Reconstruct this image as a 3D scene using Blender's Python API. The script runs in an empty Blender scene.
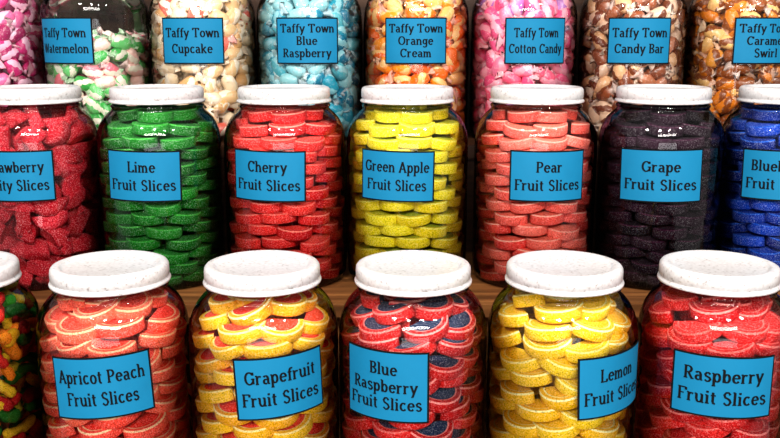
import bpy, math, random
import numpy as np
from mathutils import Matrix, Vector, Euler
random.seed(7); rng=np.random.default_rng(7)
Z0=1.55
sc=bpy.context.scene
sc.view_settings.view_transform='Standard'
try: sc.view_settings.look='Medium High Contrast'
except Exception: pass
sc.cycles.transparent_max_bounces=24
COL=sc.collection

def lin(h):
    h=h.lstrip('#'); o=[]
    for i in (0,2,4):
        c=int(h[i:i+2],16)/255
        o.append(c/12.92 if c<=.04045 else ((c+.055)/1.055)**2.4)
    return (*o,1)

# ---------------------------------------------------------------- materials
def newmat(name):
    m=bpy.data.materials.new(name); m.use_nodes=True
    nt=m.node_tree; nt.nodes.clear()
    out=nt.nodes.new('ShaderNodeOutputMaterial')
    return m,nt,out
def N(nt,t,**kw):
    n=nt.nodes.new(t)
    for k,v in kw.items(): setattr(n,k,v)
    return n
def princ(nt,out,rough=.5,spec=.5,coat=0):
    b=N(nt,'ShaderNodeBsdfPrincipled')
    b.inputs['Roughness'].default_value=rough
    b.inputs['Specular IOR Level'].default_value=spec
    b.inputs['Coat Weight'].default_value=coat
    nt.links.new(b.outputs[0],out.inputs[0]); return b
def mixc(nt,fac,a,b,mode='MIX'):
    m=N(nt,'ShaderNodeMix',data_type='RGBA',blend_type=mode)
    for sock,v in ((m.inputs[0],fac),(m.inputs[6],a),(m.inputs[7],b)):
        if isinstance(v,(int,float)): sock.default_value=v
        elif isinstance(v,tuple): sock.default_value=v
        else: nt.links.new(v,sock)
    return m.outputs[2]
def ramp(nt,src,stops,interp='LINEAR'):
    r=N(nt,'ShaderNodeValToRGB'); cr=r.color_ramp; cr.interpolation=interp
    while len(cr.elements)<len(stops): cr.elements.new(.5)
    for e,(p,c) in zip(cr.elements,stops): e.position=p; e.color=c
    nt.links.new(src,r.inputs[0]); return r.outputs[0]
def noise(nt,scale,detail=2):
    tc=N(nt,'ShaderNodeTexCoord'); n=N(nt,'ShaderNodeTexNoise')
    n.inputs['Scale'].default_value=scale; n.inputs['Detail'].default_value=detail
    nt.links.new(tc.outputs['Object'],n.inputs['Vector']); return n.outputs['Fac']
def bump(nt,h,b,strength=.3,dist=.001):
    n=N(nt,'ShaderNodeBump'); n.inputs['Strength'].default_value=strength; n.inputs['Distance'].default_value=dist
    nt.links.new(h,n.inputs['Height']); nt.links.new(n.outputs[0],b.inputs['Normal'])
def attr(nt,name):
    a=N(nt,'ShaderNodeAttribute'); a.attribute_name=name; return a.outputs['Fac']

def jelly(name,c1,c2,sugar=.3):
    m,nt,out=newmat(name); b=princ(nt,out,.65,.12,0)
    col=mixc(nt,attr(nt,'rnd'),lin(c1),lin(c2))
    g=noise(nt,800,2)
    s=ramp(nt,g,[(.54,(0,0,0,1)),(.64,(sugar,sugar,sugar,1))])
    lighter=mixc(nt,.5,col,(1,1,1,1))
    dk=mixc(nt,ramp(nt,g,[(.34,(1,1,1,1)),(.48,(0,0,0,1))]),col,mixc(nt,.5,col,(0,0,0,1)))
    nt.links.new(mixc(nt,s,dk,lighter),b.inputs['Base Color'])
    bump(nt,g,b,.85,.0014); return m

def taffy(name,stops,stripe):
    m,nt,out=newmat(name); b=princ(nt,out,.3,.5,.3)
    base=ramp(nt,attr(nt,'rnd'),[(p,lin(c)) for p,c in stops],'CONSTANT')
    w=attr(nt,'stripe')
    st=ramp(nt,w,[(.0,(1,1,1,1)),(.34,(0,0,0,1))],'CONSTANT')
    col=mixc(nt,st,base,lin(stripe))
    paper=mixc(nt,.45,base,lin('#f2ece6'))
    e=attr(nt,'endp')
    col=mixc(nt,e,col,paper)
    g=noise(nt,300,3)
    sheen=ramp(nt,g,[(.56,(0,0,0,1)),(.70,(.25,.25,.25,1))])
    col=mixc(nt,sheen,col,lin('#fbf6f0'))
    nt.links.new(col,b.inputs['Base Color']); bump(nt,g,b,.5,.002); return m

def glassmat():
    m,nt,out=newmat('jar_glass_thin')
    t=N(nt,'ShaderNodeBsdfTransparent'); t.inputs[0].default_value=(.99,.993,.99,1)
    g=N(nt,'ShaderNodeBsdfGlossy'); g.inputs['Roughness'].default_value=.015
    f=N(nt,'ShaderNodeFresnel'); f.inputs['IOR'].default_value=1.45
    mx=N(nt,'ShaderNodeMixShader')
    nt.links.new(f.outputs[0],mx.inputs[0]); nt.links.new(t.outputs[0],mx.inputs[1]); nt.links.new(g.outputs[0],mx.inputs[2])
    nt.links.new(mx.outputs[0],out.inputs[0])
    nz=noise(nt,16,1)
    bp=N(nt,'ShaderNodeBump'); bp.inputs['Strength'].default_value=.35; bp.inputs['Distance'].default_value=.012
    nt.links.new(nz,bp.inputs['Height']); nt.links.new(bp.outputs[0],g.inputs['Normal'])
    return m
def lidmat():
    m,nt,out=newmat('white_enamel_lid'); b=princ(nt,out,.35,.35,.1)
    n=noise(nt,300,4)
    c=ramp(nt,n,[(.28,lin('#8c8480')),(.38,lin('#bcb8b8')),(.7,lin('#cbc9c9'))])
    nt.links.new(c,b.inputs['Base Color']); bump(nt,n,b,.12,.0005); return m
def flat(name,hexc,rough=.5,sc_=0,amt=.15):
    m,nt,out=newmat(name); b=princ(nt,out,rough,.25)
    if sc_:
        n=noise(nt,sc_,3); c0=lin(hexc); c1=tuple(x*(1-amt) for x in c0[:3])+(1,)
        nt.links.new(mixc(nt,n,c0,c1),b.inputs['Base Color'])
    else: b.inputs['Base Color'].default_value=lin(hexc)
    return m
def woodmat(name,c1,c2,c3):
    m,nt,out=newmat(name); b=princ(nt,out,.45,.4)
    tc=N(nt,'ShaderNodeTexCoord'); mp=N(nt,'ShaderNodeMapping'); mp.inputs['Scale'].default_value=(1.2,22,22)
    nt.links.new(tc.outputs['Object'],mp.inputs[0])
    n=N(nt,'ShaderNodeTexNoise'); n.inputs['Scale'].default_value=3; n.inputs['Detail'].default_value=6; n.inputs['Distortion'].default_value=.6
    nt.links.new(mp.outputs[0],n.inputs['Vector'])
    nt.links.new(ramp(nt,n.outputs['Fac'],[(.3,lin(c1)),(.5,lin(c2)),(.7,lin(c3))]),b.inputs['Base Color'])
    bump(nt,n.outputs['Fac'],b,.2,.002); return m

GLASS=glassmat(); LID=lidmat()
LABEL=flat('label_blue_paper','#117298',.65,60,.12); BLACK=flat('label_black_print','#04060a',.8)
WOOD=woodmat('shelf_wood','#4c3018','#6e4828','#8a5e36')
WOODD=woodmat('dark_wood_panel','#22120a','#38200f','#4b2e18')

# ---------------------------------------------------------------- mesh helpers
def meshobj(name,verts,faces,mats,parent=None,midx=None,smooth=True,attrs=None):
    me=bpy.data.meshes.new(name); me.from_pydata([tuple(v) for v in verts],[],[tuple(f) for f in faces])
    for m in mats: me.materials.append(m)
    if midx is not None: me.polygons.foreach_set('material_index',np.asarray(midx,dtype=np.int32))
    sm=np.asarray(smooth) if not isinstance(smooth,bool) else np.full(len(faces),smooth)
    me.polygons.foreach_set('use_smooth',sm.astype(bool))
    if attrs:
        for k,v in attrs.items():
            a=me.attributes.new(k,'FLOAT','POINT'); a.data.foreach_set('value',np.asarray(v,dtype=np.float32))
    me.update()
    o=bpy.data.objects.new(name,me); COL.objects.link(o)
    if parent: o.parent=parent
    return o
def lathe(prof,seg=64):
    v=[];f=[]
    for r,z in prof:
        for k in range(seg):
            a=2*math.pi*k/seg; v.append((r*math.cos(a),r*math.sin(a),z))
    for i in range(len(prof)-1):
        for k in range(seg):
            k2=(k+1)%seg; f.append((i*seg+k,i*seg+k2,(i+1)*seg+k2,(i+1)*seg+k))
    return v,f
R=.0764
JP=[(.0005,.004),(.045,.004),(.060,.0005),(.068,.001),(.073,.005),(.0755,.013),(R,.028),(R,.10),(R,.175),(.0758,.187),(.0742,.197),(.0712,.2055),(.0670,.2130),(.0620,.2190),(.0575,.2230),(.0555,.2260),(.0568,.2275),(.0574,.2290),(.0566,.2305),(.0545,.232),(.0545,.248)]
def rin(z):
    return np.interp(z,[p[1] for p in JP[3:]],[p[0] for p in JP[3:]])-.0018
LP=[(.0005,.2492),(.0450,.2492),(.0468,.2498),(.0482,.2518),(.0500,.2525),(.0540,.2525),(.0566,.2516),(.0582,.2494),(.0586,.2460),(.0586,.2395),(.0576,.2384),(.0576,.2372),(.0594,.2364),(.0600,.2350),(.0597,.2334),(.0580,.2330),(.0570,.2400)]
GV=lathe(JP,72); LV=lathe(LP,72)
gm=None; lm=None

def clampv(P,zmin=.006):
    P[:,2]=np.maximum(P[:,2],zmin)
    r=np.hypot(P[:,0],P[:,1]); ri=rin(P[:,2]); k=np.where(r>ri,ri/np.maximum(r,1e-6),1)
    P[:,0]*=k; P[:,1]*=k; return P

# ---------------- slice template
def slice_template(s,h,seg=14):
    pr=[(.03,.5),(.74,.5),(.81,.53),(.95,.53),(1.0,.40),(1.0,.0),(1.0,-.40),(.96,-.5),(.83,-.5),(.77,-.5),(.03,-.5)]
    mi=[0,1,2,1,2,2,2,2,1,0]; sm=[0,0,0,1,1,1,1,0,0,0]
    n=len(pr); V=[];F=[];M=[];S=[]
    for k in range(seg+1):
        a=math.pi*k/seg
        for r,z in pr: V.append((r*s*math.sin(a),r*s*math.cos(a),z*h))
    for k in range(seg):
        for i in range(n-1):
            F.append((k*n+i,(k+1)*n+i,(k+1)*n+i+1,k*n+i+1)); M.append(mi[i]); S.append(sm[i])
    F.append(tuple(range(n))); M.append(0); S.append(0)
    F.append(tuple(seg*n+i for i in range(n))[::-1]); M.append(0); S.append(0)
    F.append((0,n-1,seg*n+n-1,seg*n)); M.append(0); S.append(0)
    return np.array(V),F,M,S
def assemble(items):
    VV=[];FF=[];MM=[];SS=[];AA={};off=0
    for V,F,M,S,A in items:
        VV.append(V); FF+= [tuple(i+off for i in f) for f in F]; MM+=M; SS+=S
        for k,v in A.items(): AA.setdefault(k,[]).append(v)
        off+=len(V)
    return np.concatenate(VV),FF,MM,SS,{k:np.concatenate(v) for k,v in AA.items()}

def fill_slices(name,parent,mats,s=.0225,h=.0125,pitch=.0162,n=10,tilt=6,jit=5,top=.219,inner=5,roll=0,weave=0):
    T=slice_template(s,h); items=[]
    z=.006+h/2+.001; L=0
    def put(M4,rv,sc_=1):
        P=T[0]*sc_; P=P@np.array(M4.to_3x3()).T+np.array(M4.translation)
        items.append((clampv(P),T[1],T[2],T[3],{'rnd':np.full(len(P),rv)}))
    twist=random.uniform(0,.6)
    while z<top:
        ri=float(rin(min(z+h/2,.223))); off=twist+(L%2)*math.pi/n+random.uniform(-.07,.07)
        nn=max(5,round(n*(ri-.006)/.0686))
        for k in range(nn):
            a=off+2*math.pi*k/nn+math.radians(random.gauss(0,jit*.6))
            rc=ri-s-random.uniform(0,.003)-(.0025 if k%2 else 0)
            M=Matrix.Rotation(a,4,'Z')@Matrix.Translation((rc,0,z+random.uniform(-.0010,.0010)+weave*(1 if k%2 else -1)))@Matrix.Rotation(math.radians(tilt+random.gauss(0,jit)),4,'Y')@Matrix.Rotation(math.radians(roll+random.gauss(0,jit)),4,'X')@Matrix.Rotation(math.radians(random.gauss(0,jit*2)),4,'Z')
            put(M,random.random())
        for k in range(inner):
            a=random.uniform(0,6.28)+k*2*math.pi/inner; rr=random.uniform(.004,.020)
            M=Matrix.Translation((rr*math.cos(a),rr*math.sin(a),z+random.uniform(-.003,.003)))@Matrix.Rotation(random.uniform(0,6.28),4,'Z')@Matrix.Rotation(math.radians(random.gauss(0,9)),4,'Y')
            put(M,random.random(),1.05)
        z+=pitch; L+=1
    V,F,Mi,S,A=assemble(items)
    return meshobj(name,V,F,mats,parent,Mi,S,A)

def fill_jumble(name,parent,mats,s=.0215,h=.0165,top=.219,step=.0195):
    T=slice_template(s,h); items=[]; z=.014
    while z<top:
        ri=float(rin(min(z+.008,.223)))
        for rr,nn in ((ri-.013,12),(ri-.036,8),(.010,2)):
            o=random.uniform(0,6.28)
            for k in range(nn):
                a=o+2*math.pi*k/nn
                E=Euler((random.uniform(0,6.28),random.uniform(0,6.28),random.uniform(0,6.28))).to_matrix()
                V=(T[0]-np.array([s*.4,0,0])); V=V*(1+.035*np.sin(V[:,[1]]*500+a*9)*np.cos(V[:,[2]]*400))
                P=V@np.array(E).T*random.uniform(.85,1.08)+np.array([rr*math.cos(a),rr*math.sin(a),z+random.uniform(-.006,.006)])
                items.append((clampv(P),T[1],T[2],[1]*len(T[3]),{'rnd':np.full(len(P),random.random())}))
        z+=step
    V,F,Mi,S,A=assemble(items); return meshobj(name,V,F,mats,parent,Mi,S,A)

def taffy_piece(seg=12):
    prof=[(-.0255,.0118,1),(-.0205,.0068,1),(-.0160,.0028,1),(-.0145,.0075,0),(-.0118,.0104,0),(-.005,.0114,0),(.005,.0114,0),(.0118,.0104,0),(.0145,.0075,0),(.0160,.0028,1),(.0205,.0068,1),(.0255,.0118,1)]
    V=[];E=[];ST=[];F=[]
    ph=random.uniform(0,6.28); ph2=random.uniform(0,6.28)
    for i,(x,r,e) in enumerate(prof):
        for k in range(seg):
            a=2*math.pi*k/seg
            if e and abs(x)>.017:
                y=r*math.cos(a)*1.15; z=r*.25*math.sin(a)+.0022*math.sin(3*a+ph)+.0015*math.sin(5*a+ph2); xx=x+random.uniform(-.002,.002)
            else:
                q=(abs(math.cos(a))**6+abs(math.sin(a))**6)**(-1/6) ; q=.65+.35*q
                y=r*q*math.cos(a); z=r*q*math.sin(a); xx=x
            V.append((xx,y,z)); E.append(e)
            ST.append((.5+.5*math.sin(2*a+x*130+ph)) if not e else 1)
    for i in range(len(prof)-1):
        for k in range(seg):
            k2=(k+1)%seg; F.append((i*seg+k,(i+1)*seg+k,(i+1)*seg+k2,i*seg+k2))
    F.append(tuple(range(seg))); F.append(tuple((len(prof)-1)*seg+k for k in range(seg))[::-1])
    return np.array(V),F,[0]*len(F),[1]*len(F),np.array(E,float),np.array(ST)
def fill_taffy(name,parent,mat,top=.217,step=.0185):
    items=[]; z=.014
    while z<top:
        ri=float(rin(min(z+.008,.223)))
        for rr,nn in ((ri-.0125,14),(ri-.036,8),(.010,2)):
            o=random.uniform(0,6.28)
            for k in range(nn):
                V,F,M,S,E,ST=taffy_piece()
                a=o+2*math.pi*k/nn+random.uniform(-.1,.1)
                Rm=Matrix.Rotation(a,3,'Z')@Matrix.Rotation(math.pi/2+random.gauss(0,.35),3,'Z')@Matrix.Rotation(random.choice([0,.5,-.5,.9,-.9,1.4])+random.gauss(0,.3),3,'Y')@Matrix.Rotation(random.uniform(0,6.28),3,'X')
                P=V@np.array(Rm).T*random.uniform(.84,1.0)+np.array([rr*math.cos(a),rr*math.sin(a),z+random.uniform(-.005,.005)])
                items.append((clampv(P),F,M,S,{'rnd':np.full(len(P),random.random()),'endp':E,'stripe':ST}))
        z+=step
    V,F,Mi,S,A=assemble(items); return meshobj(name,V,F,[mat],parent,Mi,S,A)

def fill_gummy(name,parent,mats,top=.215):
    items=[]; z=.012; seg=8
    while z<top:
        ri=float(rin(min(z+.008,.22)))
        for rr,nn in ((ri-.010,12),(ri-.030,9),(.012,4)):
            for k in range(nn):
                a=2*math.pi*k/nn+random.uniform(-.2,.2)
                Lg=random.uniform(1.2,2.4); br=random.uniform(.012,.022); tr=random.uniform(.0046,.0066); V=[];F=[]
                ns=9
                for i in range(ns+1):
                    t=i/ns; b=-Lg/2+Lg*t; rad=tr*(1+.12*(i%2))*(1 if 0<i<ns else .45)
                    for j in range(seg):
                        c=2*math.pi*j/seg; q=br+rad*math.cos(c); V.append((q*math.cos(b)-br,q*math.sin(b),rad*math.sin(c)))
                for i in range(ns):
                    for j in range(seg):
                        j2=(j+1)%seg; F.append((i*seg+j,(i+1)*seg+j,(i+1)*seg+j2,i*seg+j2))
                F.append(tuple(range(seg))); F.append(tuple(ns*seg+j for j in range(seg))[::-1])
                E=Euler((random.uniform(0,6.28),random.uniform(0,6.28),random.uniform(0,6.28))).to_matrix()
                P=np.array(V)@np.array(E).T+np.array([rr*math.cos(a),rr*math.sin(a),z+random.uniform(-.006,.006)])
                items.append((clampv(P),F,[random.choice([0,0,1,1,2,2,3,4,4,5])]*len(F),[1]*len(F),{'rnd':np.full(len(P),random.random())}))
        z+=.0125
    V,F,Mi,S,A=assemble(items); return meshobj(name,V,F,mats,parent,Mi,S,A)

# ---------------- serif stroke lettering
def l(*p): return ('l',p)
def a_(*p): return ('a',p)
def s_(*p): return ('s',p)
SP=[(.35,.40),(.26,.49),(.15,.48),(.08,.39),(.12,.30),(.22,.26),(.32,.21),(.37,.12),(.30,.02),(.19,0),(.07,.08)]
G={
'a':(.47,[a_(.20,.36,.14,.13,-10,160),l(.34,.36,.34,.02),a_(.20,.145,.14,.145,60,300),s_(.39,.02,.06)]),
'b':(.50,[l(.1,.72,.1,0),a_(.26,.25,.17,.25,0,360),s_(.05,.72,.06)]),
'c':(.46,[a_(.25,.25,.19,.25,45,320)]),
'd':(.52,[a_(.22,.25,.17,.25,0,360),l(.39,.72,.39,0),s_(.34,.72,.06),s_(.44,.02,.06)]),
'e':(.49,[a_(.25,.25,.19,.25,0,322),l(.06,.27,.44,.27)]),
'f':(.32,[l(.14,0,.14,.57),a_(.27,.57,.13,.15,50,180),l(.02,.48,.28,.48),s_(.14,.02,.11)]),
'g':(.48,[a_(.21,.27,.16,.22,0,360),l(.37,.48,.37,-.08),a_(.21,-.08,.16,.14,200,360),s_(.42,.48,.05)]),
'h':(.53,[l(.1,.72,.1,0),a_(.25,.32,.15,.17,0,160),l(.40,.32,.40,0),s_(.1,.02,.1),s_(.40,.02,.1),s_(.05,.72,.06)]),
'i':(.26,[l(.12,.48,.12,0),l(.12,.61,.12,.72),s_(.12,.02,.11),s_(.07,.48,.06)]),
'k':(.52,[l(.1,.72,.1,0),l(.38,.47,.13,.22),l(.2,.29,.42,0),s_(.1,.02,.1),s_(.42,.02,.08),s_(.05,.72,.06),s_(.38,.47,.08)]),
'l':(.26,[l(.12,.72,.12,0),s_(.12,.02,.11),s_(.07,.72,.06)]),
'm':(.76,[l(.1,.48,.1,0),a_(.23,.32,.13,.16,0,160),l(.36,.32,.36,0),a_(.49,.32,.13,.16,0,160),l(.62,.32,.62,0),s_(.1,.02,.1),s_(.36,.02,.1),s_(.62,.02,.1),s_(.05,.48,.06)]),
'n':(.53,[l(.1,.48,.1,0),a_(.25,.32,.15,.17,0,160),l(.40,.32,.40,0),s_(.1,.02,.1),s_(.40,.02,.1),s_(.05,.48,.06)]),
'o':(.50,[a_(.25,.25,.19,.25,0,360)]),
'p':(.50,[l(.1,.48,.1,-.22),a_(.26,.25,.17,.25,0,360),s_(.1,-.21,.1),s_(.05,.48,.06)]),
'r':(.40,[l(.1,.48,.1,0),a_(.24,.33,.14,.15,40,160),s_(.1,.02,.1),s_(.05,.48,.06)]),
's':(.43,[('p',SP)]),
't':(.34,[l(.14,.65,.14,.1),a_(.24,.1,.1,.1,180,300),l(.02,.48,.29,.48)]),
'u':(.53,[l(.1,.48,.1,.16),a_(.25,.16,.15,.16,180,355),l(.40,.48,.40,0),s_(.05,.48,.06),s_(.35,.48,.06),s_(.45,.02,.06)]),
'w':(.68,[l(.06,.48,.2,0),l(.2,0,.33,.48),l(.33,.48,.47,0),l(.47,0,.61,.48),s_(.06,.48,.09),s_(.61,.48,.07)]),
'y':(.49,[l(.07,.48,.24,.02),l(.42,.48,.16,-.2),s_(.07,.48,.09),s_(.42,.48,.08),l(.16,-.2,.08,-.2)]),
'A':(.64,[l(.3,.72,.08,0),l(.3,.72,.54,0),l(.16,.24,.46,.24),s_(.08,.02,.09),s_(.54,.02,.1)]),
'B':(.55,[l(.13,.72,.13,0),a_(.28,.54,.17,.18,-90,90),a_(.28,.18,.2,.18,-90,90),l(.03,.70,.28,.70),l(.13,.37,.28,.37),l(.03,.02,.28,.02)]),
'C':(.64,[a_(.34,.36,.27,.36,42,318),l(.55,.70,.55,.52)]),
'F':(.54,[l(.13,.72,.13,0),l(.03,.70,.50,.70),l(.13,.38,.38,.38),s_(.13,.02,.11),l(.49,.71,.49,.56)]),
'G':(.68,[a_(.34,.36,.27,.36,42,320),l(.57,.34,.57,.04),s_(.55,.33,.11),l(.55,.70,.55,.54)]),
'L':(.54,[l(.13,.72,.13,0),l(.03,.02,.49,.02),l(.48,0,.48,.17),s_(.13,.70,.11)]),
'O':(.72,[a_(.36,.36,.29,.36,0,360)]),
'P':(.54,[l(.13,.72,.13,0),a_(.3,.52,.18,.19,-90,90),l(.03,.70,.3,.70),l(.13,.33,.3,.33),s_(.13,.02,.11)]),
'R':(.60,[l(.13,.72,.13,0),a_(.3,.53,.17,.18,-90,90),l(.03,.70,.3,.70),l(.13,.35,.3,.35),s_(.13,.02,.11),l(.28,.35,.50,0),s_(.52,.02,.07)]),
'S':(.54,[('p',[(x*1.22+.01,y*1.46) for x,y in SP])]),
'T':(.62,[l(.3,.72,.3,0),l(.04,.70,.56,.70),l(.05,.71,.05,.55),l(.55,.71,.55,.55),s_(.3,.02,.12)]),
'W':(.90,[l(.08,.72,.26,0),l(.26,0,.44,.72),l(.44,.72,.63,0),l(.63,0,.82,.72),s_(.08,.70,.1),s_(.82,.70,.08)]),
' ':(.24,[])}
TK,TN=.14,.065
def textgeo(t):
    V=[];F=[];x0=0
    def ribbon(pts):
        b=len(V); n=len(pts)
        for i,(x,y) in enumerate(pts):
            p=pts[max(0,i-1)]; q=pts[min(n-1,i+1)]; dx,dy=q[0]-p[0],q[1]-p[1]; L=math.hypot(dx,dy) or 1
            w=(TN+(TK-TN)*abs(dy)/L)/2; nx,ny=-dy/L*w,dx/L*w
            V.append((x0+x+nx,y+ny)); V.append((x0+x-nx,y-ny))
        for i in range(n-1): F.append((b+2*i,b+2*i+1,b+2*i+3,b+2*i+2))
    for ch in t:
        adv,st=G[ch]
        for k,p in st:
            if k=='l': ribbon([(p[0]+(p[2]-p[0])*i/2,p[1]+(p[3]-p[1])*i/2) for i in range(3)])
            elif k=='p': ribbon(p)
            elif k=='s': ribbon([(p[0]-p[2],p[1]),(p[0]+p[2],p[1])])
            else:
                cx,cy,rx,ry,a0,a1=p; n=max(6,int(abs(a1-a0)/18)); rx-=.02; ry-=.025
                ribbon([(cx+rx*math.cos(math.radians(a0+(a1-a0)*i/n)),cy+ry*math.sin(math.radians(a0+(a1-a0)*i/n))) for i in range(n+1)])
        x0+=adv+.03
    return np.array(V),F

def patch(name,parent,w,h,r,mat,zc,az,tilt,nx=28):
    v=[];f=[]
    for j in range(2):
        for i in range(nx+1):
            v.append(wrap(-w/2+w*i/nx,(-h/2+h*j),r,zc,az,tilt))
    for i in range(nx): f.append((i,i+1,nx+1+i+1,nx+1+i))
    return meshobj(name,v,f,[mat],parent)
def wrap(x,y,r,zc,az,tilt):
    ct,st=math.cos(tilt),math.sin(tilt); x,y=x*ct-y*st,x*st+y*ct
    a=az+x/r
    return (r*math.sin(a),-r*math.cos(a),zc+y)
def label(parent,lines,az,tilt=0,w=.090,h=.063,zc=.148):
    az=math.radians(az); tilt=math.radians(tilt)
    patch('label_border',parent,w,h,R+.0006,BLACK,zc,az,tilt)
    patch('label_paper',parent,w-.0036,h-.0036,R+.0010,LABEL,zc,az,tilt)
    nl=len(lines); lh=.0225 if nl==2 else .0175
    V=[];F=[]
    cus=[textgeo(t) for t in lines]
    mw=max(P[:,0].max()-P[:,0].min() for P,_ in cus)
    sy=.0180 if nl==2 else .0165
    sx=min(w*.86/mw,sy)
    for i,(P,fs) in enumerate(cus):
        y0=((nl-1)/2-i)*lh-.33*sy; x0=(P[:,0].max()+P[:,0].min())/2; o=len(V)
        for p in P: V.append(wrap((p[0]-x0)*sx,y0+p[1]*sy,R+.0014,zc,az,tilt))
        F+=[tuple(q+o for q in f) for f in fs]
    meshobj('label_text',V,F,[BLACK],parent,smooth=False)

def jar(x,y,zb,wide=1.0):
    global gm,lm
    e=bpy.data.objects.new('candy_jar',None); COL.objects.link(e); e.location=(x,y,zb+Z0); e.empty_display_size=.05
    e.scale=(wide,wide,1)
    if gm is None:
        g=meshobj('jar_glass',GV[0],GV[1],[GLASS],e); ld=meshobj('jar_lid',LV[0],LV[1],[LID],e); gm,lm=g.data,ld.data
    else:
        for n,d in (('jar_glass',gm),('jar_lid',lm)):
            o=bpy.data.objects.new(n,d); COL.objects.link(o); o.parent=e
            if n=='jar_lid': o.rotation_euler.z=random.uniform(0,6); o.scale=(1/wide**.7,1/wide**.7,1)
    return e

def J(name,flesh,rind,pith=None,sugar=.45):
    a=jelly(name+'_flesh',*flesh,sugar=sugar); c=jelly(name+'_rind',*rind,sugar=sugar)
    b=jelly(name+'_pith',*(pith or rind),sugar=sugar)
    return [a,b,c]

# ---------------------------------------------------------------- middle row
YM,ZM=1.164,-.322; FM=dict(pitch=.0158,h=.0126,n=8,s=.0225,tilt=5,jit=3.5,weave=.0012); WM=1.03
e=jar(-.4595,YM,ZM,WM); m=J('strawberry_jelly',('#c00c26','#e0283e'),('#ac0a20','#d01c34'),sugar=.5); fill_jumble('jelly_slices',e,m); label(e,['Strawberry','Fruity Slices'],0,w=.094)
e=jar(-.299,YM,ZM,WM); m=J('lime_jelly',('#067016','#189028'),('#046810','#1a9424'),('#50bc4c','#38a83c')); fill_slices('fruit_slices',e,m,**FM); label(e,['Lime','Fruit Slices'],-3,-1,w=.094)
e=jar(-.136,YM,ZM,WM); m=J('cherry_jelly',('#f03c30','#f85c50'),('#de0c18','#fa3c34'),('#ff9484','#fc6c60')); fill_slices('fruit_slices',e,m,**FM); label(e,['Cherry','Fruit Slices'],-10.5,-1,w=.094)
e=jar(.0222,YM,ZM,WM); m=J('green_apple_jelly',('#a0b00c','#ccc814'),('#f0d604','#fcec20'),('#f8f270','#f4ea48')); fill_slices('fruit_slices',e,m,**FM); label(e,['Green Apple','Fruit Slices'],-11,-1,w=.094)
e=jar(.1885,YM,ZM,WM); m=J('pear_jelly',('#f46c54','#fc8c74'),('#f0483e','#fe8270'),('#ffc0aa','#fca08e')); fill_slices('fruit_slices',e,m,**FM); label(e,['Pear','Fruit Slices'],4,w=.095)
e=jar(.351,YM,ZM,WM); m=J('grape_jelly',('#180616','#320c28'),('#160414','#340e28'),('#481a36','#38122e'),sugar=.25); fill_slices('fruit_slices',e,m,**FM); label(e,['Grape','Fruit Slices'],-14.5,1,w=.102,h=.066)
e=jar(.5105,YM,ZM,WM); m=J('blueberry_jelly',('#042c8c','#0c50c8'),('#042478','#0c4cc4'),('#2068d4','#1454c0')); fill_slices('fruit_slices',e,m,**FM); label(e,['Blueberry','Fruit Slices'],-23,1,w=.094)
# ---------------------------------------------------------------- front row
YF,ZF=.887,-.483; FF_=dict(pitch=.0168,h=.0126,n=8,s=.0245,tilt=13,jit=6,roll=5,weave=.0015)
gums=[jelly('gummy_'+n,a,b,sugar=.1) for n,a,b in (('green','#0c6014','#2c8c24'),('red','#b01018','#d83020'),('orange','#e06c10','#f49c20'),('dark_green','#0a4c14','#186c20'),('yellow','#d8a818','#f0d030'),('deep_red','#780a10','#a01818'))]
e=jar(-.4405,YF,ZF); fill_gummy('gummy_worms',e,gums)
e=jar(-.2850,YF,ZF); m=J('apricot_jelly',('#ee3020','#f44c34'),('#fa503e','#ff7c5c'),('#ffd8a8','#ffbc90')); fill_slices('fruit_slices',e,m,**FF_); label(e,['Apricot Peach','Fruit Slices'],6,3,w=.099)
e=jar(-.1300,YF,ZF); m=J('grapefruit_jelly',('#f2321c','#f85430'),('#f8ac04','#fed01c'),('#fff0b0','#ffe890')); fill_slices('fruit_slices',e,m,**FF_); label(e,['Grapefruit','Fruit Slices'],20,3,w=.092)
e=jar(.0236,YF,ZF); m=J('blue_raspberry_jelly',('#12385c','#34304c'),('#c80814','#e8241f'),('#ffa8a0','#f47068')); fill_slices('fruit_slices',e,m,**FF_); label(e,['Blue','Raspberry','Fruit Slices'],-23,0,h=.072)
e=jar(.1775,YF,ZF); m=J('lemon_jelly',('#f4b804','#fcd418'),('#f8c004','#fede24'),('#fff8b8','#fff090')); fill_slices('fruit_slices',e,m,**FF_); label(e,['Lemon','Fruit Slices'],35,2)
e=jar(.3350,YF,ZF); m=J('raspberry_jelly',('#dc101a','#f02c28'),('#d00812','#ec2824'),('#ff9088','#f46058')); fill_slices('fruit_slices',e,m,**FF_); label(e,['Raspberry','Fruit Slices'],-11,0,w=.100)
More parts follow.
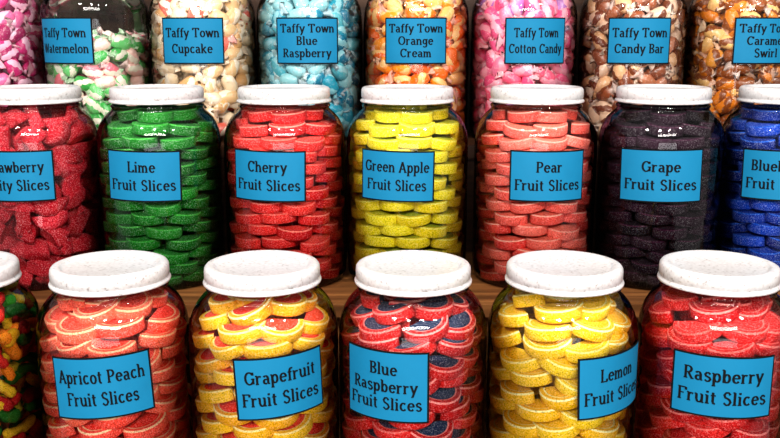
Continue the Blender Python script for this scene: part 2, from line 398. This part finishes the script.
# ---------------------------------------------------------------- top row
YT,ZT=1.40,-.162
top=[(-.608,'pink',[(0,'#d83c84'),(.35,'#e878a8'),(.6,'#a82c64'),(.8,'#f0c0d0')],'#f4c8dc',['Taffy Town','Raspberry'],-8,.217),
(-.4464,'watermelon',[(0,'#40a850'),(.3,'#f07888'),(.5,'#70c878'),(.75,'#f4c8c0')],'#f0e8d8',['Taffy Town','Watermelon'],-20,.150),
(-.2844,'cupcake',[(0,'#ecc898'),(.45,'#f4e0c0'),(.72,'#e0b078'),(.86,'#e87060')],'#f8ecd8',['Taffy Town','Cupcake'],-1,.217),
(-.1223,'blue_raspberry',[(0,'#2c9cb4'),(.35,'#60b8c4'),(.6,'#147c98'),(.8,'#98ccd0')],'#98d0d8',['Taffy Town','Blue','Raspberry'],2,.217),
(.0398,'orange_cream',[(0,'#f47414'),(.35,'#f89c24'),(.6,'#f4bc70'),(.8,'#ee6018')],'#f8cc88',['Taffy Town','Orange','Cream'],-2,.217),
(.2033,'cotton_candy',[(0,'#ec5c8c'),(.35,'#f488a8'),(.6,'#f06484'),(.87,'#b078bc')],'#f8b0c0',['Taffy Town','Cotton Candy'],6,.217),
(.3685,'candy_bar',[(0,'#9c5838'),(.3,'#e4b488'),(.55,'#c07c5c'),(.75,'#ecc8ac')],'#7c4024',['Taffy Town','Candy Bar'],-6,.217),
(.5330,'caramel',[(0,'#d88020'),(.35,'#f0c480'),(.6,'#e8a040'),(.8,'#8c4c20')],'#8c4c20',['Taffy Town','Caramel','Swirl'],7,.217)]
for x,nm,st,sp,ln,az,tp in top:
    e=jar(x,YT,ZT,1.045); fill_taffy('wrapped_taffy',e,taffy('taffy_'+nm,st,sp),top=tp); label(e,ln,az,w=.090,h=.066)

# ---------------------------------------------------------------- shelves + room
def box(name,x0,x1,y0,y1,z0,z1,mat,parent=None,bev=.002):
    import bmesh
    me=bpy.data.meshes.new(name); bm=bmesh.new(); bmesh.ops.create_cube(bm,size=1)
    for v in bm.verts: v.co=Vector(((x0+x1)/2+v.co.x*(x1-x0),(y0+y1)/2+v.co.y*(y1-y0),(z0+z1)/2+v.co.z*(z1-z0)))
    if bev: bmesh.ops.bevel(bm,geom=bm.edges[:],offset=bev,segments=2,affect='EDGES')
    bm.to_mesh(me); bm.free(); me.materials.append(mat)
    o=bpy.data.objects.new(name,me); COL.objects.link(o)
    if parent: o.parent=parent
    return o
sh=bpy.data.objects.new('tiered_display_shelf',None); COL.objects.link(sh)
X=1.15
box('shelf_board_front',-X,X,.78,1.062,Z0+ZF-.02,Z0+ZF,WOOD,sh)
box('riser_middle',-X,X,1.062,1.08,Z0+ZF-.02,Z0+ZM-.02,WOOD,sh)
box('shelf_board_middle',-X,X,1.045,1.305,Z0+ZM-.02,Z0+ZM,WOOD,sh)
box('riser_top',-X,X,1.305,1.32,Z0+ZM-.02,Z0+ZT-.02,WOODD,sh)
box('shelf_board_top',-X,X,1.295,1.50,Z0+ZT-.02,Z0+ZT,WOODD,sh)
box('back_panel',-X,X,1.50,1.515,Z0+ZT-.02,Z0+.75,WOODD,sh)
box('cabinet_front',-X,X,.80,.82,.0,Z0+ZF-.02,WOODD,sh)
box('cabinet_side_left',-X,-X+.02,.82,1.515,0,Z0+ZF-.02,WOODD,sh)
box('cabinet_side_right',X-.02,X,.82,1.515,0,Z0+ZF-.02,WOODD,sh)
box('wall_back',-2.5,2.5,1.52,1.62,0,2.9,flat('wall_paint','#8a7a68',.8,8,.1),None,0)
box('floor',-2.5,2.5,-2.5,1.62,-.1,0,woodmat('floor_wood','#4c3526','#5e432f','#70523a'),None,0)

# ---------------------------------------------------------------- lights
def area(name,loc,target,sx,sy,power,color=(1,.96,.91)):
    L=bpy.data.lights.new(name,'AREA'); L.shape='RECTANGLE'; L.size=sx; L.size_y=sy; L.energy=power; L.color=color
    o=bpy.data.objects.new(name,L); COL.objects.link(o); o.location=loc
    o.rotation_euler=(Vector(target)-Vector(loc)).to_track_quat('-Z','Y').to_euler()
for lx,ly in ((-.9,-.1),(-.3,-.3),(.35,-.3),(.95,-.1)):
    area('ceiling_lamp',(lx,ly,2.7),(lx*.3,1.1,1.3),.16,.16,13)
area('ceiling_lamp',(0,-1.3,2.6),(0,1.1,1.2),1.8,.35,46)
area('front_fill',(0,-2.2,1.3),(0,1.1,1.3),2.2,.9,29,(.97,.98,1))  # added fill light behind the camera, brightens the lower jars; no actual window
w=bpy.data.worlds.new('shop_ambient'); sc.world=w; w.use_nodes=True
bg=w.node_tree.nodes['Background']; bg.inputs[0].default_value=(.94,.92,.9,1); bg.inputs[1].default_value=.58

cd=bpy.data.cameras.new('camera'); cam=bpy.data.objects.new('camera',cd); COL.objects.link(cam)
cd.sensor_width=36; cd.lens=41.54; cd.clip_start=.01
cam.location=(0,0,Z0); cam.rotation_euler=(math.radians(90-11.8),0,0); sc.camera=cam
